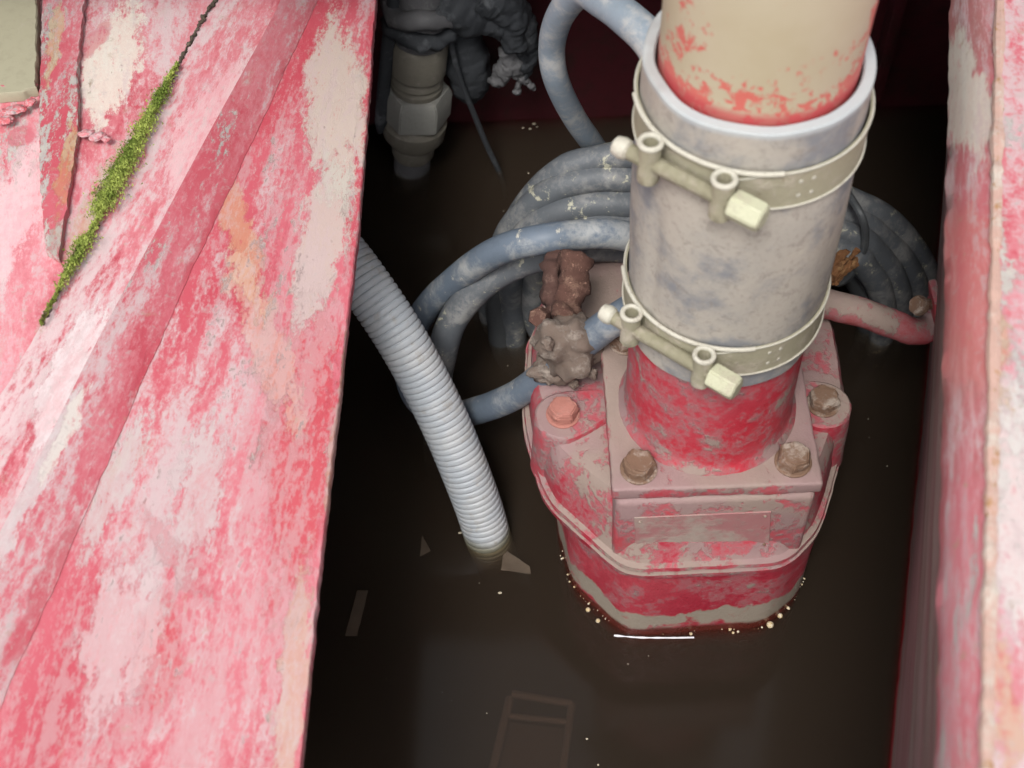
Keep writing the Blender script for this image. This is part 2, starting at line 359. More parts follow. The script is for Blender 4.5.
# the plating beyond the bar
M_side = weathered('bleached_side_paint', angA+.35, 3.0, .9, .85, .62, blobs=(
    B((.62,.60,.52), 110, 50, .09, .028, angA+.2, .9, .6, .04), B(RED2, 50, 50, .04, .006, angA, .6, .6, .04), B(RED2, 92, 30, .03, .01, angA, .7, .5, .04),
    B((.66,.42,.44), 15, 200, .10, .03, angA, .8, .6, .04), B(RED2, 20, 125, .012, .012, 0, .9, .5, .04), B((.40,.29,.19), 95, 200, .07, .014, angA+.1, .7, .8, .04), B((.42,.33,.24), 60, 290, .05, .012, angA, .6, .8, .04), B((.36,.26,.18), 2, 40, .08, .006, R(90), .7, .8, .04)), lift=1.15, seed=14)
bm = bmesh.new(); ZU = .030
plate(bm, [D(250,-60,ZU), D(222,0,ZU), D(182,80,ZU), D(127,182,ZU), D(80,270,ZU), D(44,335,ZU), D(-22,450,ZU), D(-330,1000,ZU), D(-600,1000,ZU), D(-600,-60,ZU)], .006, .001, .004, 8)
build('side_plate', bm, M_side, deck)
M_strip = weathered('rust_streaked_paint', R(90), 3.5, 1.2, .6, .75, blobs=(
    B(ORANGE, 62, 160, .07, .006, R(92), .8, .6, .045), B((.45,.33,.20), 50, 40, .06, .006, R(92), .8, .6, .045), B((.30,.24,.2), 55, 230, .02, .01, R(92), .6, .7, .045)), seed=22)
bm = bmesh.new()
plate(bm, [D(86,-50,.0365), D(84,0,.0365), D(78,60,.0365), D(78,130,.0365), D(70,185,.0365), D(58,258,.0365), D(46,250,.0365), D(40,185,.0365), D(39,90,.0365), D(42,0,.0365), D(43,-50,.0365)], .0075, .0013, .003, 11)
build('flat_bar', bm, M_strip, deck)
M_olive = dusty('faded_olive_paint', (.33,.31,.22), (.45,.40,.32), .45, 18, .6, .3, 3, ORANGE, .70)
bm = bmesh.new()
plate(bm, [D(38,-50,.040), D(37,10,.040), D(36,86,.040), D(20,92,.040), D(-20,94,.040), D(-300,92,.040), D(-300,-50,.040)], .0095, .0012, .003, 5)
build('olive_panel', bm, M_olive, deck)
M_scab = weathered('flaking_red_paint', 0, 1.5, 2.0, .7, .35, (), (.5,.08,.09), .6, .6, 31)
# deck underside: the wall the deck stands on, away from the water's view
M_hidden = weathered('dull_red_paint', 0, 1.5, 1, .25, .2, (), (.20,.018,.026), .5, .6, 40)
bm = bmesh.new()
box(bm, (-.93, -.03, -.055), (.012, 1.6, .70)); build('support_wall', bm, M_hidden, deck, smooth=False)
M_jd = dusty('joint_dirt', (.07,.055,.04), (.20,.165,.12), .5, 120, .95, .8, 91, (.16,.20,.05), .6)
# moss in the joint
M_moss = (lambda t: t.bsdf(t.mix(t.ramp(t.noise(75, None, 5, .7, 0, 4), .58, .66), t.mix(t.ramp(t.noise(60, None, 4), .35, .65), (.13,.19,.022), (.36,.42,.09)), (.17,.13,.06)), .9))(NT('moss'))
bm = bmesh.new(); mp = resample(spline([D(u, v, .036) for u, v in ((178,66),(165,92),(140,142),(112,196),(84,250),(62,288),(42,326))], 6), .0015)
rnd = random.Random(3)
for i, p in enumerate(mp):
    s = i/len(mp); wd = .0145*math.sin(math.pi*min(1, s*1.05+.02))**.7*(.75+.4*mnoise.noise(p*70)); wd *= .35 if .60 < s < .69 else 1
    for k in range(int(150*max(.15, wd/.0145))):
        q = p+Vector((rnd.gauss(0, .42)*wd-.25*wd, rnd.gauss(0, .42)*wd*.6, 0)); a = rnd.random()*6.28; l = rnd.uniform(.0009, .0024)
        d = Vector((math.cos(a), math.sin(a), 0)); up = Vector((rnd.gauss(0,.5), rnd.gauss(0,.5), 1)).normalized()
        q.z += rnd.random()*.0055*max(.2, 1-((q-p).length/(wd+1e-6)))
        bm.faces.new([bm.verts.new(q-d*l*.4), bm.verts.new(q+d*l*.4), bm.verts.new(q+up*l*1.1)])
bm_moss = bm
for k, uv in enumerate(([(222,-14),(213,2),(200,24),(188,46),(176,68),(166,88)], [(112,190),(100,214),(86,242),(72,266)], [(60,288),(50,308),(42,324)])):
    bm = bmesh.new(); P = resample(spline([D(u, v, .0335) for u, v in uv], 8), .0012); tube(bm, P, lambda q_, i: .0013+.0014*mnoise.noise(Vector((i*.16, k*5, 0))), 8); rough(bm, .0026, 260, k)
    build('joint_dirt', bm, M_jd, deck, angle=180)
bm = bm_moss
tag(build('moss', bm, M_moss, smooth=False), 'green moss growing in the slanting joint of the red deck', 'moss', kind='stuff')

# ------------------------------------------------------------------ right side wall
wall = empty('tank_wall', pz(960, 400, 0), 'red and white flaking steel wall along the right of the water pit', 'steel wall')
ZL, ZS = .46, .50
def W2(near, far, zn, n=60):         # a straight line between two image points at height zn, prolonged both ways
    a, b = pz(*near, zn), pz(*far, zn); d = b-a
    return a-d*.55, b+d*.30
def wallpaint():
    t = NT('grimy_wall_paint'); w = t.warp(.012, 30, 5); st = t.coord(scale=(1, 9, 1), rot=(0, 0, R(-8)), src=w)
    a = t.noise(26, st, 8, .7, .2, 50); f = t.noise(180, st, 5, .7, 0, 52); z = t.math('ADD', t.sep()[2], t.mul(t.math('SUBTRACT', a, .5), .10))
    c = t.mix(t.ramp(a, .40, .60), (.17,.085,.08), (.25,.195,.175)); c = t.mix(t.mul(t.ramp(f, .5, .65), .5), c, (.12,.07,.055))
    c = t.mix(t.mul(t.ramp(t.noise(8, st, 5, .6, 0, 57), .5, .62), .6), c, (.27,.13,.14)); c = t.mix(t.ramp(z, .05, .02), c, (.26,.012,.018))
    return t.bsdf(c, .6, t.math('ADD', a, f), .4, .0015, .4)
M_in = wallpaint()
M_lip = weathered('worn_lip_paint', R(80), 9.0, 1.1, .62, .55, blobs=(((.52,.50,.43), tuple(pz(958,70,.48)), (.14,.012,.3), R(88), .95, .4), ((.46,.15,.14), tuple(pz(970,300,.48)), (.10,.03,.3), R(88), .8, .4)), red=(.33,.15,.14), dirt=1.0, seed=55, chalk=.55)
M_top = weathered('bleached_wall_top', R(85), 1.8, .9, .85, .62, blobs=(((.52,.48,.46), tuple(pz(1010,480,.5)), (.12,.02,.3), R(88), .85, .7), (ORANGE, tuple(pz(990,340,.5)), (.05,.008,.3), R(85), .6, .8), (ORANGE, tuple(pz(1004,700,.5)), (.04,.008,.3), R(85), .6, .8)), seed=60)
foot = W2((889,768), (946,170), 0.0); lipl = W2((935,768), (950,0), ZL); seam = W2((984,768), (998,0), ZS)
def quadstrip(bm, a, b, n=120, jit=0.0, off=(0,0,0), bow=0.0):
    rows = []
    for i in range(n+1):
        s = i/n; p = a[0].lerp(a[1], s); q = b[0].lerp(b[1], s)
        j = Vector((mnoise.noise(p*55)+.5*mnoise.noise(p*160), 0, .4*mnoise.noise(p*90)))*jit
        k = Vector((mnoise.noise(q*55+Vector((4,4,4)))+.5*mnoise.noise(q*160), 0, .4*mnoise.noise(q*90)))*jit
        rows.append([bm.verts.new(p+j)]+[bm.verts.new(p.lerp(q, f)+Vector(off)*math.sin(math.pi*f)) for f in (.25,.5,.75)]+[bm.verts.new(q+k)])
    for r, s in zip(rows, rows[1:]):
        for k in range(4): bm.faces.new((r[k], r[k+1], s[k+1], s[k]))
def solid(bm, d):
    g = bmesh.ops.extrude_face_region(bm, geom=list(bm.faces))
    for v in [x for x in g['geom'] if isinstance(x, bmesh.types.BMVert)]: v.co += Vector(d)
low = tuple(p-Vector((0,0,.36))+Vector((.01,0,0)) for p in foot)
under = tuple(p+Vector((.004,0,-.006)) for p in lipl)
bm = bmesh.new(); quadstrip(bm, foot, under, 100, .0015); quadstrip(bm, low, foot, 20, 0); bmesh.ops.remove_doubles(bm, verts=bm.verts, dist=1e-5); solid(bm, (.010, 0, 0)); build('inner_face', bm, M_in, wall)
bm = bmesh.new(); quadstrip(bm, lipl, seam, 160, .0014, (-.003, 0, .004)); solid(bm, (.004, 0, -.008)); build('lip', bm, M_lip, wall)
outer = tuple(p+Vector((.5, 0, .01)) for p in seam); seam2 = tuple(p+Vector((.0006, 0, .0025)) for p in seam)
bm = bmesh.new(); quadstrip(bm, seam2, outer, 160, .0016); solid(bm, (0, 0, -.007)); build('top_plate', bm, M_top, wall)
bm = bmesh.new(); tube(bm, resample([seam[0]+Vector((.001,0,.001)), seam[1]+Vector((.001,0,.001))], .004), lambda s, i: .0034+.0016*mnoise.noise(Vector((i*.13, 0, 0)))+.0016*mnoise.noise(Vector((i*.6, 3, 0))), 8)
build('weld_seam', bm, dusty('rusty_weld', (.46,.30,.25), (.54,.48,.42), .6, 45, .8, .7, 6, (.36,.20,.10), .56), wall)

# ------------------------------------------------------------------ back wall and an added, unseen overhang that shades it
M_back = dusty('shade_dark_red_paint', (.055,.007,.011), (.030,.012,.010), .55, 9, .55, .3, 70)  # shade at the back put into the colour of the red wall
back = empty('bulkhead', (0, .60, 0), 'dark red steel bulkhead closing the pit behind the pump', 'bulkhead')
yb = pz(900, 106, 0).y
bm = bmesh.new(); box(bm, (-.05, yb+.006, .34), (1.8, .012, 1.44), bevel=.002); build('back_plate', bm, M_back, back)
bm = bmesh.new(); box(bm, (-.05, yb-.165, .60), (1.8, .35, .012), bevel=.002); build('shade_overhang', bm, M_back, back)
bm = bmesh.new(); box(bm, (pz(886,40,.1).x, yb-.012, .44), (.012, .024, .82), bevel=.002); build('stiffener', bm, M_back, back)
front = tag(bpy.data.objects.new('front_wall', None), 'low red steel wall closing the near end of the pit', 'steel wall'); col.objects.link(front); front.location = (-.05, -.82, 0)
bm = bmesh.new(); box(bm, (-.05, -.82, -.08), (1.8, .012, .62), bevel=.002); build('wall_plate', bm, M_hidden, front)

# ------------------------------------------------------------------ the pump
ZP = .225
pump = empty('submersible_pump', (0, .05, 0), 'dusty red cast pump standing in the water under the rubber sleeve', 'pump')
def rounded(pts, d, n=7):
    out = []; N = len(pts)
    for i in range(N):
        p, a, b = Vector(pts[i]), Vector(pts[i-1]), Vector(pts[(i+1)%N])
        k0 = p+(a-p).normalized()*min(d, (a-p).length*.45); k1 = p+(b-p).normalized()*min(d, (b-p).length*.45)
        for j in range(n):
            t_ = j/(n-1); out.append(tuple(k0*(1-t_)**2+p*2*t_*(1-t_)+k1*t_*t_))
    return out
L_ = rounded([(-.058,-.081),(.062,-.077),(.096,-.046),(.108,.03),(.102,.11),(.06,.17),(-.06,.175),(-.108,.11),(-.112,.03),(-.101,-.032)], .016)
R_ = rounded([(-.064,-.093),(.060,-.091),(.092,-.058),(.126,.03),(.128,.12),(.09,.17),(0,.20),(-.09,.20),(-.132,.14),(-.139,.05),(-.124,-.025)], .017)
def _rs(pts, z, n):
    P = [Vector((x, y, 0)) for x, y in pts]; i0 = min(range(len(P)), key=lambda i: (abs(P[i].x), P[i].y)); P = P[i0:]+P[:i0]; P = P+[P[0]]; Ls = [0]
    for a, b in zip(P, P[1:]): Ls.append(Ls[-1]+(b-a).length)
    out = []; j = 0
    for i in range(n):
        s = Ls[-1]*i/n
        while Ls[j+1] < s: j += 1
        q = P[j].lerp(P[j+1], (s-Ls[j])/(Ls[j+1]-Ls[j])); out.append(Vector((q.x, q.y, z)))
    return out
def shr(pts, kx, ky, cx=-.003, cy=.05): return [(cx+(x-cx)*kx, cy+(y-cy)*(ky if y < cy else kx)) for x, y in pts]
def shrink(pts, k, cx=-.003, cy=.05): return [(cx+(x-cx)*k, cy+(y-cy)*k) for x, y in pts]
M_case = pumppaint('red_pump_casing', 1, .64, wet=True); M_cover = pumppaint('silted_pump_cover', 4, .72); M_flange = pumppaint('dusty_flange_paint', 7, .86, (.42,.06,.07)); M_neck = pumppaint('red_outlet_paint', 12, .73, (.42,.018,.035))
bm = bmesh.new()
loft(bm, [_rs(shrink(L_, .98), -.30, 200), _rs(L_, -.02, 200), _rs(shrink(L_, 1.0), .06, 200), _rs(shrink(L_, 1.005), .113, 200), _rs(shrink(R_, .93), .118, 200)])
rough(bm, .0008, 60); build('casing', bm, M_case, pump)
bm = bmesh.new()
loft(bm, [_rs(shrink(R_, .96), .1185, 200), _rs(shrink(R_, .995), .120, 200), _rs(R_, .1215, 200), _rs(R_, .1262, 200), _rs(shrink(R_, .972), .1268, 200), _rs(shrink(R_, .972), .1282, 200), _rs(shrink(R_, .99), .1288, 200), _rs(shrink(R_, .985), .133, 200), _rs(shrink(R_, .955), .1342, 200), _rs(shr(R_, .962, .94), .137, 200), _rs(shr(R_, .955, .905), .150, 200), _rs(shr(R_, .945, .87), .165, 200), _rs(shr(R_, .93, .835), .176, 200), _rs(shr(R_, .90, .79), .1835, 200), _rs(shr(R_, .85, .72), .1855, 200), _rs(shr(R_, .3, .3), .188, 200)])
rough(bm, .0012, 45, 2); build('cover', bm, M_cover, pump)
M_bolt = dusty('silted_bolt', (.17,.10,.065), (.38,.32,.27), .62, 60, .75, .5, 9, RUST, .62); M_boltred = dusty('rusty_pink_bolt', (.36,.15,.12), (.45,.26,.22), .5, 60, .8, .6, 15, RUST, .60)
def lug(c, zt, rad=.027):
    c = Vector((c[0], c[1], 0)); bm = bmesh.new(); secs = []
    d = (Vector((-.003, .05, 0))-c).normalized(); n = 40
    for z, k in ((.122, 1.16), (.135, 1.12), (.165, 1.06), (zt-.006, 1.0), (zt-.0015, .97), (zt, .90)):
        s = []
        for i in range(n):
            a = 2*math.pi*i/n; q = Vector((math.cos(a), math.sin(a), 0)); e = max(0, q.dot(d)); o = c+q*rad*k+d*e*e*rad*1.3
            s.append(Vector((o.x, o.y, z)))
        secs.append(s)
    loft(bm, secs); rough(bm, .0007, 90, 6); return bm
def bolt(c, zt, r, h, mat, rot=.2, washer=True):
    bm = bmesh.new(); hexhead(bm, (c[0], c[1], zt+(.0022 if washer else 0)), (.03*rot, .02, 1), r, h, rot, .3); bmesh.ops.bevel(bm, geom=list(bm.edges), offset=.0008, segments=2, affect='EDGES')
    bmesh.ops.subdivide_edges(bm, edges=list(bm.edges), cuts=3, use_grid_fill=True); rough(bm, .0010, 260, rot*9)
    b = build('bolt', bm, mat, pump, angle=50)
    if washer:
        bm = bmesh.new(); lathe(bm, [(r*1.06, -.0005), (r*1.09, .0015), (r*1.0, .0024)], (c[0], c[1], zt), 28); build('washer', bm, mat, b)
for uv, zt, mt, rot in (((563,415), .191, M_boltred, .3), ((823,404), .191, M_bolt, .8)):
    c = pz(*uv, zt); build('lug', lug((c.x, c.y), zt, .0225), M_cover, pump); bolt(c, zt, .0122, .010, mt, rot)
# outlet box, flange plate, neck, nameplate
bm = bmesh.new(); S = .0757
box(bm, (0, -.0003, .168), (2*S-.006, .1545, .086), bevel=.005, seg=3); rough(bm, .0006, 80, 3); build('outlet_box', bm, M_flange, pump)
bm = bmesh.new(); box(bm, (0, 0, ZP-.0065), (2*S, 2*S, .013), bevel=.0022, seg=3)
bmesh.ops.subdivide_edges(bm, edges=[e for e in bm.edges if e.calc_length() > .05], cuts=24, use_grid_fill=True); rough(bm, .0009, 120, 5); fl = build('flange', bm, M_flange, pump)
for uv, rot in (((639,465), .1), ((794,458), .6)):
    c = pz(*uv, ZP+.006); bolt(c, ZP, .0125, .0105, M_bolt, rot)
for x, y in ((-.057,.057), (.057,.057)): bolt((x, y), ZP, .0115, .0095, M_bolt, .4)
bm = bmesh.new(); lathe(bm, [(.0665, ZP-.001), (.0655, ZP+.002), (.0630, ZP+.005), (.0618, ZP+.010), (.0610, ZP+.018), (.0605, .40), (.052, .40), (.052, ZP-.001)], (0,0,0), 96, closed=True); rough(bm, .0005, 70, 1); build('outlet_neck', bm, M_neck, pump)
fy = -.0776
def FP(u, v): return py(u, v, fy)
q = [FP(634,517), FP(771,511), FP(769,547), FP(636,553)]
bm = bmesh.new(); vs_ = [bm.verts.new(p+Vector((0,.003,0))) for p in q]; vf = [bm.verts.new(p+Vector((0,-.0008,0))) for p in q]
bm.faces.new(vf)
for k in range(4): bm.faces.new((vs_[k], vs_[(k+1)%4], vf[(k+1)%4], vf[k]))
bmesh.ops.bevel(bm, geom=[e for e in bm.edges if all(v in vf for v in e.verts)], offset=.0004, segments=1, affect='EDGES')
npl = build('nameplate', bm, dusty('worn_nameplate', (.33,.15,.15), (.35,.29,.25), .75, 26, .6, .5, 21, (.36,.07,.08), .60), pump)
for u, v in ((640,521), (765,515), (640,549), (764,543)):
    p = FP(u, v)+Vector((0,-.0009,0)); bm = bmesh.new(); lathe(bm, [(.0014, 0), (.0014, .0006), (.0006, .0011)], p, 10, (0,-1,0)); build('rivet', bm, M_bolt, npl)

# ------------------------------------------------------------------ rubber sleeve and discharge pipe
t = NT('dusty_rubber'); wv = t.warp(.02, 18, 2); bigr = t.noise(14, wv, 5, .55, .2, 4); mid = t.noise(42, wv, 7, .65, .2, 5); fine = t.noise(260, None, 4, .7, 0, 6)
x_, y_, z_ = t.sep()
c = t.mix(t.ramp(bigr, .3, .7), (.39,.355,.305), (.315,.30,.27)); c = t.mix(t.mul(t.ramp(t.math('ADD', t.mul(bigr, .6), t.mul(mid, .4)), .46, .58), .85), c, (.17,.18,.20)); c = t.mix(t.mul(t.ramp(t.noise(70, wv, 6, .7, 0, 9), .62, .72), .5), c, (.43,.39,.30))
c = t.mix(t.mul(t.ramp(t.noise(95, wv, 6, .75, .5, 19), .54, .62), .45), c, (.20,.175,.155)); c = t.mix(t.mul(t.ramp(t.noise(30, wv, 7, .7, .8, 29), .58, .66), .5), c, (.44,.40,.33)); c = t.mix(t.mul(t.ramp(fine, .5, .7), .4), c, (.20,.175,.155)); c = t.mix(t.mul(t.ramp(z_, .5535, .5575), .85), c, (.40,.43,.44))
ln = t.ramp(t.noise(9, t.coord(scale=(1,1,14)), 4, .6, 0, 31), .60, .66); c = t.mix(t.mul(ln, .35), c, (.22,.19,.17))
crs = t.noise(16, t.coord(scale=(1,1,4), rot=(.1,.12,0), src=wv), 6, .6, .4, 61); c = t.mix(t.mul(t.ramp(crs, .60, .68), .4), c, (.19,.17,.16))
M_rub = t.bsdf(c, .82, t.math('ADD', t.mul(crs, 1.2), t.math('ADD', t.mul(mid, .6), t.mul(fine, .4))), .5, .0016, .3)
sleeve = bmesh.new()
RO, RI = .0645, .0575; prof = [(RI, .336)]+[(RO-.0006, .3305)]
for i in range(41):
    z = .331+(.558-.331)*i/40; b = .0016*math.sin(math.pi*i/40)
    for zc in (.352, .513): b -= .0011*math.exp(-((z-zc)/.014)**2)
    prof.append((RO+b, z))
prof += [(RO-.0008, .5590), (RI+.001, .5592), (RI, .5580)]
lathe(sleeve, prof, (0,0,0), 112, closed=True)
for v in sleeve.verts:
    a = math.atan2(v.co.y, v.co.x); k = .0016*mnoise.noise(Vector((math.cos(a)*2.2, math.sin(a)*2.2, v.co.z*9)))
    k -= .0022*math.exp(-((a+2.55)/.07)**2)*math.exp(-((v.co.z-.42)/.06)**2)
    r = Vector((v.co.x, v.co.y, 0)).normalized(); v.co += r*k
tag(build('rubber_sleeve', sleeve, M_rub), 'grey brown rubber sleeve clamped round the upright pipe above the pump', 'hose sleeve')
t = NT('sand_over_red_paint'); wv = t.warp(.010, 60, 2); m1 = t.noise(42, wv, 8, .68, .3, 3); f1 = t.noise(260, None, 5, .75, 0, 4); x_, y_, z_ = t.sep()
c = t.mix(t.ramp(t.noise(12, wv, 5), .35, .65), (.39,.335,.225), (.43,.38,.275))
low_ = t.math('SUBTRACT', 1.0, t.ramp(z_, .56, .625)); sd_ = t.math('ADD', t.mul(t.ramp(x_, .036, .056), .55), t.mul(t.blob(wv, (-.045,-.033,.607), (.016,.016,.022), 0, 1.3, .5), .36))
v = t.math('ADD', t.math('ADD', t.mul(m1, .75), t.mul(f1, .42)), t.math('ADD', t.mul(low_, .16), t.mul(sd_, .35)))
mr = t.ramp(t.math('ADD', v, t.mul(t.math('SUBTRACT', t.noise(150, wv, 5, .75, 0, 44), .5), .2)), .735, .765); c = t.mix(t.mul(mr, .9), c, t.mix(f1, (.55,.07,.07), (.50,.13,.10)))
c = t.mix(t.ramp(t.noise(150, None, 3, .6, 0, 20), .74, .78), c, (.22,.16,.10)); c = t.mix(t.mul(t.ramp(z_, .568, .561), .8), c, (.42,.05,.06))
M_pipe = t.bsdf(c, .55, t.math('SUBTRACT', t.mul(f1, .4), t.mul(mr, .6)), .35, .001, .4)
bm = bmesh.new(); lathe(bm, [(.0500, .44), (.0555, .44), (.0558, .5610), (.0560, .6000), (.0562, .6045), (.0562, 1.3), (.0500, 1.3)], (0,0,0), 96, closed=True)
for v in bm.verts: v.co.x += (v.co.z-.56)*.012
tag(build('discharge_pipe', bm, M_pipe), 'sand coloured steel pipe with chipped red paint rising out of the sleeve', 'pipe')
# ------------------------------------------------------------------ hose clamps
M_cl = dusty('silted_zinc', (.31,.29,.205), (.42,.375,.30), .55, 60, .65, .5, 17, (.24,.20,.13), .60); M_clb = dusty('dusty_zinc_bright', (.46,.44,.37), (.36,.32,.26), .45, 80, .5, .4, 27, (.27,.23,.17), .62); M_nut = dusty('yellowish_zinc_nut', (.44,.44,.31), (.40,.36,.28), .45, 90, .45, .4, 28, (.27,.23,.16), .62)
def clamp(label, p1, p2, zc_right, tilt):
    RB = .0672
    a1, a2 = pc(*p1, RB+.004), pc(*p2, RB+.004)
    c = empty('hose_clamp', (0, 0, a2.z), label, 'hose clamp', 'hose clamps on the rubber sleeve')
    A_ = pc(*zc_right, RB).z; B_, C_ = tilt
    zf = lambda x, y: A_+B_*x+C_*y
    a1.z, a2.z = zf(a1.x, a1.y), zf(a2.x, a2.y)
    t1, t2 = math.atan2(a1.y, a1.x), math.atan2(a2.y, a2.x)
    if t2 < t1: t2 += 2*math.pi
    def ring(bm, r0, r1, h0, h1, s0, s1, n=120, taper=None):
        rows = []
        for i in range(n+1):
            th = s0+(s1-s0)*i/n; k = taper(i/n) if taper else 1
            x, y = math.cos(th), math.sin(th); rows.append([bm.verts.new((x*r, y*r, zf(x*r, y*r)+h*k)) for r, h in ((r0, h0), (r1, h0), (r1, h1), (r0, h1))])
        for a, b in zip(rows, rows[1:]):
            for k in range(4): bm.faces.new((a[k], a[(k+1)%4], b[(k+1)%4], b[k]))
        bm.faces.new(rows[0][::-1]); bm.faces.new(rows[-1])
    HB = .0135
    bm = bmesh.new(); ring(bm, RB-.0012, RB, -HB, HB, t2-.02, t1+2*math.pi+.02, 150, lambda s: min(1, .45+s*9, .6+(1-s)*8))
    band = build('band', bm, M_cl, c)
    for h in (-HB, HB):     # rolled edges
        bm = bmesh.new(); pts = []
        for i in range(151):
            s = i/150; th = t2+(t1+2*math.pi-t2)*s; k = min(1, .45+s*9, .6+(1-s)*8); x, y = math.cos(th)*(RB+.0004), math.sin(th)*(RB+.0004); pts.append(Vector((x, y, zf(x, y)+h*k)))
        tube(bm, pts, .0007, 8); build('rolled_edge', bm, M_clb, band)
    # tongue bridging the gap, its bright upper lip standing proud
    bm = bmesh.new(); ring(bm, RB-.0016, RB-.0006, -HB, HB*.95, t1-.45, t2+.35, 40); build('bridge', bm, M_cl, c)
    bm = bmesh.new(); pts = []
    for i in range(41):
        th = t1-.55+(t2+.45-t1+.55)*i/40; x, y = math.cos(th)*(RB+.0012), math.sin(th)*(RB+.0012); pts.append(Vector((x, y, zf(x, y)+HB+.001)))
    tube(bm, pts, .0015, 8); build('bridge_lip', bm, M_clb, c)
    # spot welds
    bm = bmesh.new()
    for dth in (.62, .74):
        for h in (-.006, .005):
            th = t2+dth; x, y = math.cos(th), math.sin(th); p = Vector((x*RB, y*RB, zf(x*RB, y*RB)+h)); lathe(bm, [(.0015, -.0003), (.0013, .0002), (.0006, .0004)], p, 10, (x, y, 0))
    build('spot_weld', bm, M_clb, band)
    # trunnions: band ends looped round a hollow pin
    ax = (a2-a1).normalized(); outw = [Vector((math.cos(t_), math.sin(t_), 0)) for t_ in (t1, t2)]
    cs = [a1+outw[0]*.0045, a2+outw[1]*.0045]
    for cc in cs:
        up = Vector((B_, C_, 1)); up = Vector((0,0,1))
        bm = bmesh.new(); lathe(bm, [(.0042, .0035), (.0044, .0150), (.0058, .0157), (.0067, .0145), (.0065, .006), (.0058, .0), (.0066, -.006), (.0066, -.0130), (.0054, -.0145), (.0030, -.0145), (.0030, .0030)], cc, 24, up, True); rough(bm, .0003, 300, 2)
        tr_ = build('trunnion', bm, M_cl, c)
        bm = bmesh.new(); tube(bm, [cc+up*.0146+Vector((math.cos(a)*.0060, math.sin(a)*.0060, 0)) for a in [2*math.pi*i/20 for i in range(20)]], .0017, 8, True); build('pin_rim', bm, M_clb, tr_)
    b0, b1 = cs[0]-ax*.017, cs[1]+ax*.012
    bm = bmesh.new(); tube(bm, resample([b0, b1], .00025), lambda q_, i: .0046+.00045*math.sin(i*.00025/.0013*2*math.pi), 14); bl = build('clamp_bolt', bm, M_cl, c)
    bm = bmesh.new(); lathe(bm, [(.003, -.003), (.0054, -.0015), (.0066, .003), (.0060, .0065), (.004, .0085)], b0-ax*.004, 20, ax); build('bolt_head', bm, M_clb, bl)
    bm = bmesh.new(); hexhead(bm, cs[1]+ax*.0065, ax, .0090, .0200, .3, .08); bmesh.ops.bevel(bm, geom=list(bm.edges), offset=.0009, segments=2, affect='EDGES'); build('nut', bm, M_nut, bl, angle=45)
clamp('upper hose clamp round the sleeve just below its open rim', (656,152), (724,190), (735,190), (-.03, 0))
clamp('lower hose clamp round the foot of the sleeve above the red flange', (636,330), (704,362), (714,361), (-.03, 0))

# ------------------------------------------------------------------ cables and hoses
M_cab = dusty('dusty_black_rubber', (.10,.11,.122), (.25,.25,.245), .60, 26, .55, .35, 33, (.40,.39,.30), .565); M_cabd = dusty('dark_cable_rubber', (.07,.075,.08), (.22,.22,.205), .45, 26, .55, .3, 43, (.20,.19,.15), .68)
M_hose = dusty('pale_dusty_hose', (.20,.24,.28), (.40,.40,.39), .62, 24, .55, .3, 53, (.10,.13,.17), .62); M_cabb = dusty('blue_grey_cable', (.12,.15,.19), (.33,.34,.34), .56, 24, .5, .35, 63, (.44,.42,.36), .59)
coil = empty('coiled_cable', (0, .26, 0), 'coil of thick dusty black cable hung behind the sleeve and pump', 'cable')
def loop(left, right, ytop, ybot, rad, mat, seed):
    """left: points from the top down on the left; right: from the top down on the right; closed behind and below"""
    n = len(left); P = []
    def dep(v): return ytop+(ybot-ytop)*min(1, max(0, (v-150)/230))
    L = [py(u, v, dep(v)) for u, v in left]; Q = [py(u, v, dep(v)) for u, v in right]
    bot = [Vector((L[-1].x*.6, L[-1].y+.01, L[-1].z-.09)), Vector((Q[-1].x*.55, Q[-1].y+.01, Q[-1].z-.08))]
    ctrl = L+bot+Q[::-1]+[(L[0]+Q[0])/2+Vector((0,.012,.01))]
    bm = bmesh.new(); pts = resample(spline(ctrl, 10, True), .006, True); tube(bm, pts, lambda s, i: rad*(1+.04*mnoise.noise(pts[i]*40)), 16, True); build('cable_loop', bm, mat, coil)
loop([(634,155),(592,160),(560,171),(528,203),(505,245),(493,290),(498,330)], [(853,201),(890,222),(917,253),(930,287),(924,330),(905,360)], .250, .275, .0118, M_cab, 1)
loop([(634,179),(600,178),(562,186),(530,207),(506,238),(497,280),(506,335)], [(849,217),(880,236),(905,263),(917,297),(906,345),(885,372)], .236, .262, .0122, M_cab, 2)
loop([(632,204),(592,205),(555,214),(525,236),(512,276),(514,320),(520,350)], [(848,234),(872,250),(892,276),(900,312),(888,355),(868,385)], .220, .246, .0128, M_cab, 3)
loop([(632,226),(600,224),(565,234),(545,252),(536,285),(540,330)], [(846,251),(864,265),(880,290),(884,322),(872,362),(852,390)], .206, .232, .0120, M_cab, 4)
loop([(630,166),(590,172),(545,190),(514,226),(490,280),(486,325),(505,360)], [(852,208),(886,228),(911,258),(924,300),(914,352),(896,380)], .272, .290, .0120, M_cabd, 5)
loop([(630,192),(590,192),(545,203),(518,228),(500,270),(500,325),(510,360)], [(842,268),(856,279),(867,302),(868,334),(856,368),(840,392)], .246, .240, .0120, M_cabd, 6)
bm = bmesh.new(); cpt = py(846,236,.236); tube(bm, resample(spline([cpt+Vector((0,-.015,.050)), cpt+Vector((.010,-.022,.02)), cpt+Vector((.008,-.022,-.02)), cpt+Vector((-.004,-.012,-.050)), cpt+Vector((-.012,.03,-.04)), cpt+Vector((-.012,.04,.03))], 8, True), .004, True), .0035, 8, True); build('cable_tie', bm, M_cabd, coil)
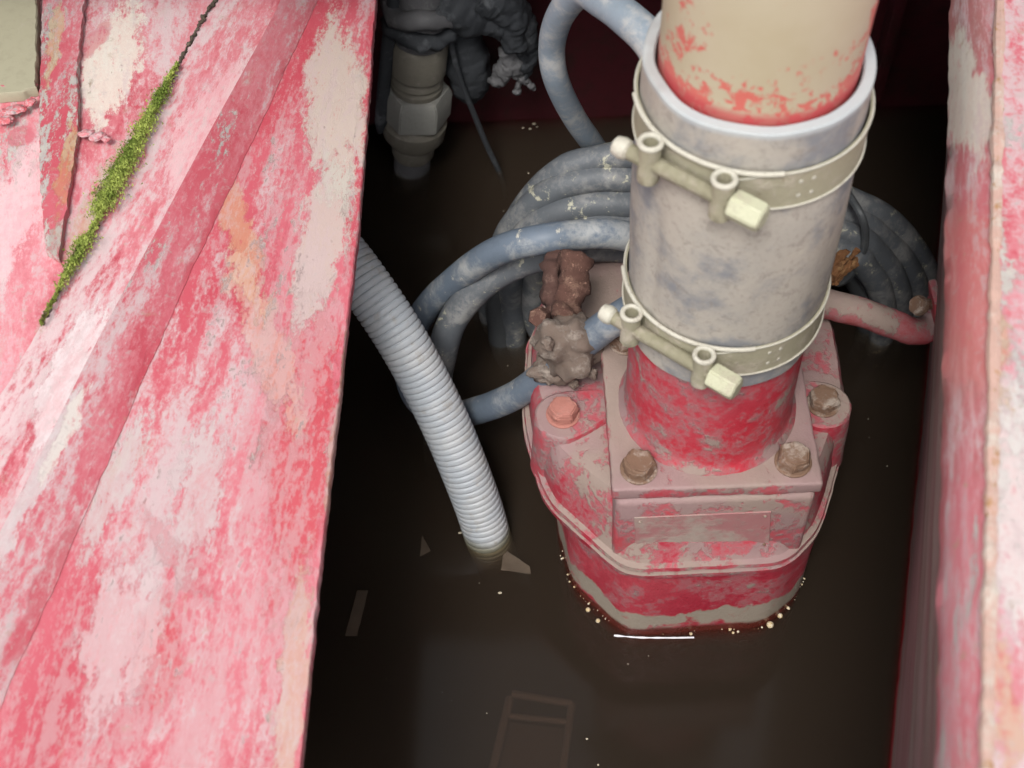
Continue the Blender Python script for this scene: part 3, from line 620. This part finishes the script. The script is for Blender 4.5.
# feed cable: from behind the sleeve round the conduit and back to the clamp on the pump
def cable(name, pts, rad, mat, label, cat, group=None, seg=16, parent=None):
    P = resample(spline(pts, 10), .005); bm = bmesh.new(); tube(bm, P, lambda s, i: rad*(1+.035*mnoise.noise(P[i]*35)), seg); o = build(name, bm, mat, parent)
    return tag(o, label, cat, group)
cable('power_cable', [py(690,262,.16), py(625,236,.15), py(578,235,.145), py(537,240,.14), py(496,252,.15), py(455,280,.17), py(424,312,.185), py(406,352,.19), py(414,396,.17), py(445,415,.13), py(475,411,.10), py(510,398,.075), py(540,379,.062), py(565,358,.055), py(600,330,.05), py(618,318,.05), py(650,300,.075), py(690,292,.09)], .0122, M_cabb, 'blue grey cable curving from the sleeve round the conduit into the rusty clamp', 'cable')
cable('drop_cable', [py(680,262,.19), py(612,246,.178), py(550,254,.17), py(510,267,.165), py(477,289,.16), py(452,322,.155), py(440,365,.15), py(436,410,.145), py(438,470,.14)], .0132, M_cab, 'dusty black cable dropping into the water behind the grey conduit', 'cable')
hp = [(py(622,200,.315),.0095), (py(608,168,.305),.0098), (py(594,146,.285),.0100), (py(574,117,.262),.0100), (py(556,79,.24),.0102), (py(552,44,.235),.0104), (py(562,12,.22),.0108), (py(582,-8,.20),.0112), (py(604,2,.175),.0118), (py(628,19,.150),.0124), (py(654,46,.125),.0126), (py(676,95,.10),.0126), (py(690,150,.10),.0126)]
P = spline([h[0] for h in hp], 10); bm = bmesh.new(); tube(bm, P, lambda s, i: hp[min(len(hp)-1, i//10)][1]*(1-(i%10)/10)+hp[min(len(hp)-1, i//10+1)][1]*((i%10)/10), 18)
tag(build('loop_hose', bm, M_hose), 'pale dusty hose arching in a tight loop left of the sleeve rim', 'hose')
# corrugated conduit
cp = [pz(500,566,-.09), pz(489,540,-.012), pz(479,508,.03), pz(464,468,.072), pz(446,425,.11), pz(425,382,.145), pz(400,337,.180), pz(371,293,.207), pz(340,252,.225), pz(300,210,.235), pz(240,165,.24), pz(120,110,.24)]
P = resample(spline(cp, 12), .0008)
def corr(s, i): return (.0206+.0012*s)-.0013*max(0, math.cos(2*math.pi*i*.0008/.0056))**3
t = NT('grey_conduit_plastic'); x_, y_, z_ = t.sep(); nn = t.noise(40, None, 6)
c = t.mix(t.ramp(nn, .35, .7), (.36,.39,.42), (.42,.435,.445)); c = t.mix(t.mul(t.ramp(t.noise(60, None, 7, .75, .3, 2), .52, .66), .6), c, (.30,.27,.23))
wz = t.math('ADD', z_, t.mul(t.math('SUBTRACT', nn, .5), .02)); c = t.mix(t.mul(t.ramp(wz, .018, .004), .85), c, (.12,.11,.06)); M_con = t.bsdf(c, .5, t.noise(200), .15, .001)
bm = bmesh.new(); tube(bm, P, corr, 28)
tag(build('corrugated_conduit', bm, M_con), 'light grey ribbed plastic conduit slanting from under the deck into the water', 'conduit')

# ------------------------------------------------------------------ rusty cable clamp caked in mud on the pump
M_mud = dusty('dry_mud', (.14,.105,.085), (.29,.245,.21), .55, 75, .95, .9, 71, (.13,.075,.045), .60); M_rust = dusty('flaking_rust', (.085,.040,.030), (.25,.15,.11), .5, 95, .95, 1.0, 77, (.34,.20,.15), .57)
cl = empty('cable_bracket', py(566,345,.06), 'rusty cable bracket caked in dry mud on the left of the pump', 'bracket')
def lump(c, r, amp, scale, seed):
    bm = bmesh.new(); bmesh.ops.create_icosphere(bm, subdivisions=4, radius=1, matrix=Matrix.Translation(c) @ Matrix.Diagonal((r[0], r[1], r[2], 1)))
    bm.normal_update()
    for v in bm.verts:
        p = v.co*scale+Vector((seed, 0, 0)); v.co += v.normal*amp*(mnoise.noise(p)+.6*mnoise.noise(p*2.4)+.35*mnoise.noise(p*5))
    return bm
bm = lump(py(570,346,.052), (.026,.020,.029), .010, 55, 3)
build('mud_cake', bm, M_mud, cl, angle=180)
for u, v, r_, a_, sd_ in ((4,88,(.014,.005,.004),.1,1), (26,86,(.008,.005,.004),.2,2), (14,110,(.009,.005,.003),.3,3), (30,102,(.005,.004,.003),.9,4), (5,120,(.006,.004,.003),.1,5), (86,133,(.006,.0035,.003),.2,6), (98,136,(.006,.004,.0035),.5,7), (106,139,(.003,.003,.003),.5,8)):
    c_ = D(u, v, .0375); bm_ = lump(Vector((0,0,0)), (1,1,1), .28, 1.3, sd_)
    for v_ in bm_.verts: v_.co = c_+Matrix.Rotation(a_, 3, 'Z') @ Vector((v_.co.x*r_[0], v_.co.y*r_[1], v_.co.z*r_[2]*.55))
    rough(bm_, .0007, 320, sd_); build('weld_scab', bm_, M_scab, deck, angle=180)
bm = lump(py(552,368,.054), (.016,.014,.013), .007, 70, 9); build('mud_cake', bm, M_mud, cl, angle=180)
bm = bmesh.new(); tube(bm, resample(spline([py(575,256,.118), py(574,275,.104), py(570,298,.088), py(566,320,.07)], 8), .0015), lambda s, i: .0118+.0035*mnoise.noise(Vector((i*.16, 1, 0))), 16); rough(bm, .0050, 110, 5); build('rusty_bolt', bm, M_rust, cl, angle=180)
bm = bmesh.new(); tube(bm, resample(spline([py(553,256,.13), py(552,275,.11), py(553,296,.095), py(560,318,.075)], 8), .0015), lambda s, i: .0085+.003*mnoise.noise(Vector((i*.2, 7, 0))), 14); rough(bm, .0046, 130, 8); build('rusty_strap', bm, dusty('dark_rust', (.07,.035,.028), (.20,.12,.095), .45, 80, .95, 1.0, 79, (.34,.11,.10), .64), cl, angle=180)
bm = bmesh.new(); hexhead(bm, py(541,317,.075), (-.3,-.6,.7), .0085, .010, .4); rough(bm, .0015, 200, 3); build('rusty_nut', bm, M_rust, cl)
for u, v, r in ((583,362,.0048), (592,374,.004), (574,384,.004), (548,344,.005)):
    bm = lump(py(u, v, .036), (r, r, r), .002, 200, u); build('mud_crumb', bm, M_mud, cl, angle=180)
# orange rusty scrap of wire at the right of the sleeve
bm = bmesh.new(); rnd = random.Random(5)
for k in range(9):
    a = py(832+rnd.uniform(-4,4), 280+rnd.uniform(-6,6), .12); b = py(852+rnd.uniform(-6,6), 257+rnd.uniform(-8,8), .13); m = a.lerp(b, .5)+Vector((rnd.uniform(-.006,.006), rnd.uniform(-.006,.006), rnd.uniform(-.004,.008)))
    tube(bm, resample(spline([a, m, b], 6), .002), .0024, 7)
rough(bm, .0022, 240, 4)
tag(build('rusty_wire', bm, dusty('orange_rust', (.15,.065,.025), (.28,.16,.07), .5, 90, .95, .6, 81)), 'twist of brown rusty wire between sleeve and cable coil', 'wire')

# ------------------------------------------------------------------ red arm to the right wall
arm = empty('guide_arm', py(870,318,.10), 'pink red steel arm reaching from behind the sleeve to the right wall', 'arm')
M_arm = pumppaint('pink_arm_paint', 19, .68, (.30,.07,.07), shiny=False)
ap = [py(770,292,.115), py(823,303,.108), py(862,313,.102), (py(893,324,.098)), py(913,331,.096), py(929,328,.100), py(938,315,.108), py(942,297,.115)]
bm = bmesh.new(); P = resample(spline(ap, 10), .003); tube(bm, P, lambda s, i: .0130*(1-.16*s), 18); rough(bm, .0008, 90, 3); build('bent_bar', bm, M_arm, arm)
bm = bmesh.new(); d = (py(912,302,.098)-py(936,306,.105)).normalized(); hexhead(bm, py(922,306,.093), d, .0085, .008, .2); bmesh.ops.bevel(bm, geom=list(bm.edges), offset=.0007, segments=2, affect='EDGES'); bb = build('bolt', bm, M_bolt, arm)
bm = bmesh.new(); tube(bm, resample([py(915,304,.094), py(944,304,.108)], .003), .0045, 12); build('bolt_shank', bm, M_bolt, bb)
bm = bmesh.new(); box(bm, py(936,304,.102), (.007, .026, .034), Matrix.Rotation(R(-14), 3, 'Y'), .002); build('end_tab', bm, M_arm, arm)

# ------------------------------------------------------------------ back left: fittings
M_fit = dusty('dull_brass', (.20,.185,.15), (.31,.29,.25), .5, 40, .65, .4, 85, (.10,.09,.075), .66); M_fitd = dusty('dark_fitting', (.12,.12,.125), (.24,.24,.24), .5, 40, .7, .5, 86); M_blk = dusty('grimy_black', (.04,.044,.05), (.13,.14,.15), .5, 30, .75, .8, 87)  # the fittings' own dull, dusty colours
f0 = pz(412,166,0); fit = empty('hose_coupling', f0, 'brown brass hose coupling with hexagon nut hanging into the water', 'coupling')
fx, fyy = f0.x, f0.y
FA = py(421,20,fyy)-f0; FA.normalize()
def fz(v): return (py(412+(166-v)*.06, v, fyy)-f0).length*(1 if v < 166 else -1)
def ringl(name, prof, mat, parent=fit, seg=48):
    bm = bmesh.new(); lathe(bm, prof, f0, seg, FA); rough(bm, .0005, 120, 3); return build(name, bm, mat, parent)
sx = 1/1000.
ringl('tail_pipe', [(.0195, -.28), (.0195, fz(148))], M_fitd)
ringl('end_ring', [(.020, fz(154)), (.0225, fz(151)), (.0232, fz(140)), (.0220, fz(136))], M_fit)
ringl('lower_collar', [(.0270, fz(138)), (.0325, fz(132)), (.0335, fz(120)), (.0290, fz(116)), (.0285, fz(112))], M_fit)
bm = bmesh.new(); hexhead(bm, f0+FA*fz(114), FA, .0372, fz(86)-fz(114), .35, .22); bmesh.ops.bevel(bm, geom=list(bm.edges), offset=.0012, segments=2, affect='EDGES'); build('hex_nut', bm, dusty('pale_nut', (.29,.29,.265), (.38,.37,.34), .5, 40, .5, .3, 88), fit)
ringl('thread_ring', [(.0235, fz(90)), (.0265, fz(86)), (.0265, fz(82)), (.0225, fz(80.5)), (.0225, fz(78.5)), (.0265, fz(77)), (.0250, fz(73)), (.0225, fz(72)), (.0225, fz(71))], M_fit)
ringl('sleeve_body', [(.0240, fz(71.5)), (.0282, fz(68)), (.0286, fz(42)), (.0265, fz(38))], M_fit)
ringl('neck', [(.0255, fz(40)), (.0262, fz(20)), (.026, .59)], M_fitd)
bm = bmesh.new(); pts = [f0+FA*(fz(22)+.004*math.sin(2*a))+Vector((math.cos(a)*.030, math.sin(a)*.030, 0)) for a in [2*math.pi*i/40 for i in range(40)]]; tube(bm, pts, .0085, 10, True); rough(bm, .0045, 90, 6); build('tape_wrap', bm, M_blk, fit, angle=180)
bm = bmesh.new(); pts = [f0+FA*(fz(2)+.003*math.sin(3*a))+Vector((math.cos(a)*.031, math.sin(a)*.031, 0)) for a in [2*math.pi*i/40 for i in range(40)]]; tube(bm, pts, .0095, 10, True); rough(bm, .0035, 90, 9); build('tape_wrap', bm, M_fitd, fit, angle=180)
yy = fyy-.01
pts = [py(400,-60,yy), py(394,0,yy), py(388,45,yy), py(383,95,yy), py(380,132,yy)]
P = resample(spline(pts, 8), .004); bm = bmesh.new(); tube(bm, P, lambda s, i: .0068*(1-max(0, s-.94)*9), 12); tag(build('hose_end', bm, M_blk), 'short dark hose end hanging between coupling and deck edge', 'hose')
pts = [py(446,-20,yy), py(451,40,yy), py(460,78,yy), py(474,114,yy), py(487,146,yy), py(501,176,yy), py(506,196,yy)]
P = resample(spline(pts, 8), .004); bm = bmesh.new(); tube(bm, P, .0030, 8); tag(build('thin_wire', bm, M_blk), 'thin dark wire drooping to the water right of the coupling', 'wire')
br = empty('hose_bundle', py(490,40,fyy), 'grimy dark hose bundle hanging beside the coupling with torn ends', 'hose bundle')
def gtube(name, uv, rads, dy, amp, mat, seed):
    P = spline([py(u, v, fyy+dy) for u, v in uv], 10); n = len(uv)-1; bm = bmesh.new()
    def rr(s, i): k = min(n-1, int(s*n)); f = s*n-k; return rads[k]*(1-f)+rads[k+1]*f
    tube(bm, P, rr, 16); bmesh.ops.subdivide_edges(bm, edges=list(bm.edges), cuts=1, use_grid_fill=True); rough(bm, amp, 60, seed); rough(bm, amp*.35, 210, seed+4); return build(name, bm, mat, br, angle=180)
gtube('bent_hose', [(440,-12),(470,2),(500,12),(518,30),(524,52),(522,74)], [.030,.032,.026,.018,.013,.009], .0, .004, M_blk, 2)
gtube('hose_stub', [(462,30),(466,58),(470,82),(468,97)], [.018,.024,.022,.012], .02, .003, M_blk, 5)
gtube('hose_stub', [(480,-10),(500,0),(512,22),(514,44)], [.02,.022,.016,.012], -.015, .004, M_blk, 8)
for uv, r0 in ([(510,62),(503,72),(494,84)], .0095), ([(514,72),(519,80),(517,92)], .0042), ([(519,76),(526,82),(535,90)], .0038), ([(506,50),(512,62),(518,76)], .0090):
    gtube('torn_strand', uv, [r0*.8, r0*1.05, r0*.75], -.005, .0042, M_fitd, uv[0][0])

# ------------------------------------------------------------------ floating bits, foam, reflections built as objects
M_foam = (lambda t: t.bsdf(t.mix(t.ramp(t.noise(300), .4, .6), (.50,.38,.20), (.62,.55,.42)), .35))(NT('tan_foam'))
bm = bmesh.new(); rnd = random.Random(11); ol = _rs(L_, 0, 240)
for i, p in enumerate(ol):
    if p.y > .02: continue
    n_ = 2 if p.y > -.07 else 1
    for k in range(n_):
        if rnd.random() < .52+.9*abs(mnoise.noise(p*38))*2: continue
        q = p+(p-Vector((0,.05,0))).normalized()*abs(rnd.gauss(.0006,.0018)); r = rnd.choice((.0003,.0004,.0006,.0010)) if rnd.random() < .95 else .0016
        bmesh.ops.create_icosphere(bm, subdivisions=1, radius=r, matrix=Matrix.Translation((q.x, q.y, .0004)))
for uv, r in (((770,625),.0032), ((780,616),.0024), ((783,608),.0018), ((588,610),.0022), ((598,621),.0020), ((733,633),.0013), ((738,632),.0011)):
    p = pz(*uv, 0); bmesh.ops.create_icosphere(bm, subdivisions=2, radius=r, matrix=Matrix.Translation((p.x, p.y, .0006)))
tag(build('foam_bubbles', bm, M_foam), 'tan foam bubbles clinging to the waterline of the red pump', 'foam', kind='stuff')
M_speck = (lambda t: t.bsdf((.42,.37,.27), .6))(NT('floating_specks'))
bm = bmesh.new()
for i in range(22):
    u, v = rnd.uniform(330, 900), rnd.uniform(120, 765); p = pz(u, v, 0)
    if -.14 < p.x < .14 and -.09 < p.y < .22: continue
    r = rnd.choice((.0004,.0005,.0006,.001)); bmesh.ops.create_icosphere(bm, subdivisions=1, radius=r, matrix=Matrix.Translation((p.x, p.y, .0002)))
for u, v in ((523,128),(530,129),(537,127),(534,124),(494,345),(502,346),(432,133),(460,533),(464,529),(500,593),(587,739),(655,625)):
    p = pz(u, v, 0); bmesh.ops.create_icosphere(bm, subdivisions=1, radius=rnd.uniform(.0008,.0016), matrix=Matrix.Translation((p.x, p.y, .0002)) @ Matrix.Diagonal((1.5,1,.5,1)))
tag(build('debris_specks', bm, M_speck), 'tiny pale specks drifting on the dark water', 'debris', kind='stuff')
bm = bmesh.new(); P = resample(spline([pz(614,635.5,0), pz(640,637.5,0), pz(670,637.8,0), pz(694,637.5,0)], 8), .002)  # thin white strip modelling the sky's glint along the waterline
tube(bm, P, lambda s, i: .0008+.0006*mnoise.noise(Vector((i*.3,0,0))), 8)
tag(build('meniscus_glint', bm, (lambda t: t.bsdf((.66,.66,.70), .4))(NT('white_sky_glint'))), 'thin white splinter of sky, modelled against the front of the pump', 'glint')
t = NT('sky_reflection'); M_skyrefl = t.bsdf(t.mix(t.ramp(t.noise(60), .3, .7), (.16,.155,.145), (.24,.23,.215)), .5)  # grey slips standing in for sky gaps mirrored in the water
def reflection(pts, z, label, th=.0008):
    bm = bmesh.new(); P = [pz(u, v, z) for u, v in pts]; plate(bm, P, th, .0006, .004, pts[0][0]); o = build('reflection_slip', bm, M_skyrefl); return tag(o, label, 'reflection', 'modelled sky reflections in the water')
reflection([(357,590),(368,590),(357,636),(345,636)], -.012, 'narrow grey strip of modelled sky reflection in open water near the left deck edge')
reflection([(504,549),(530,566),(531,574),(501,570)], -.010, 'grey flap of modelled sky reflection just below the foot of the conduit')
reflection([(422,535),(431,551),(420,556)], -.014, 'small pointed grey modelled-sky scrap left of the conduit foot')
# box-shaped reflection of something overhead, built as pale parts under the surface
t = NT('pale_reflection'); M_refl = t.bsdf((.24,.21,.19), .6)
zb = -.042; sb = empty('box_reflection', pz(540,750,zb), 'box-shaped reflection modelled in pale parts just under the dark water in front', 'box reflection')
def seg(name, a, b, wd, z=zb):
    A_, B_ = pz(*a, z), pz(*b, z); bm = bmesh.new(); tube(bm, [A_, A_.lerp(B_, .5), B_], wd, 8); return build(name, bm, M_refl, sb)
for a, b, w_ in (((510,698),(488,790),.004), ((512,694),(572,704),.0035), ((572,704),(560,790),.0035), ((508,716),(568,722),.003)): seg('refl_bar', a, b, w_)
bm = bmesh.new(); plate(bm, [pz(508,722,zb-.010), pz(566,728,zb-.010), pz(556,800,zb-.010), pz(490,800,zb-.010)], .003); build('refl_sheet', bm, M_refl, sb)
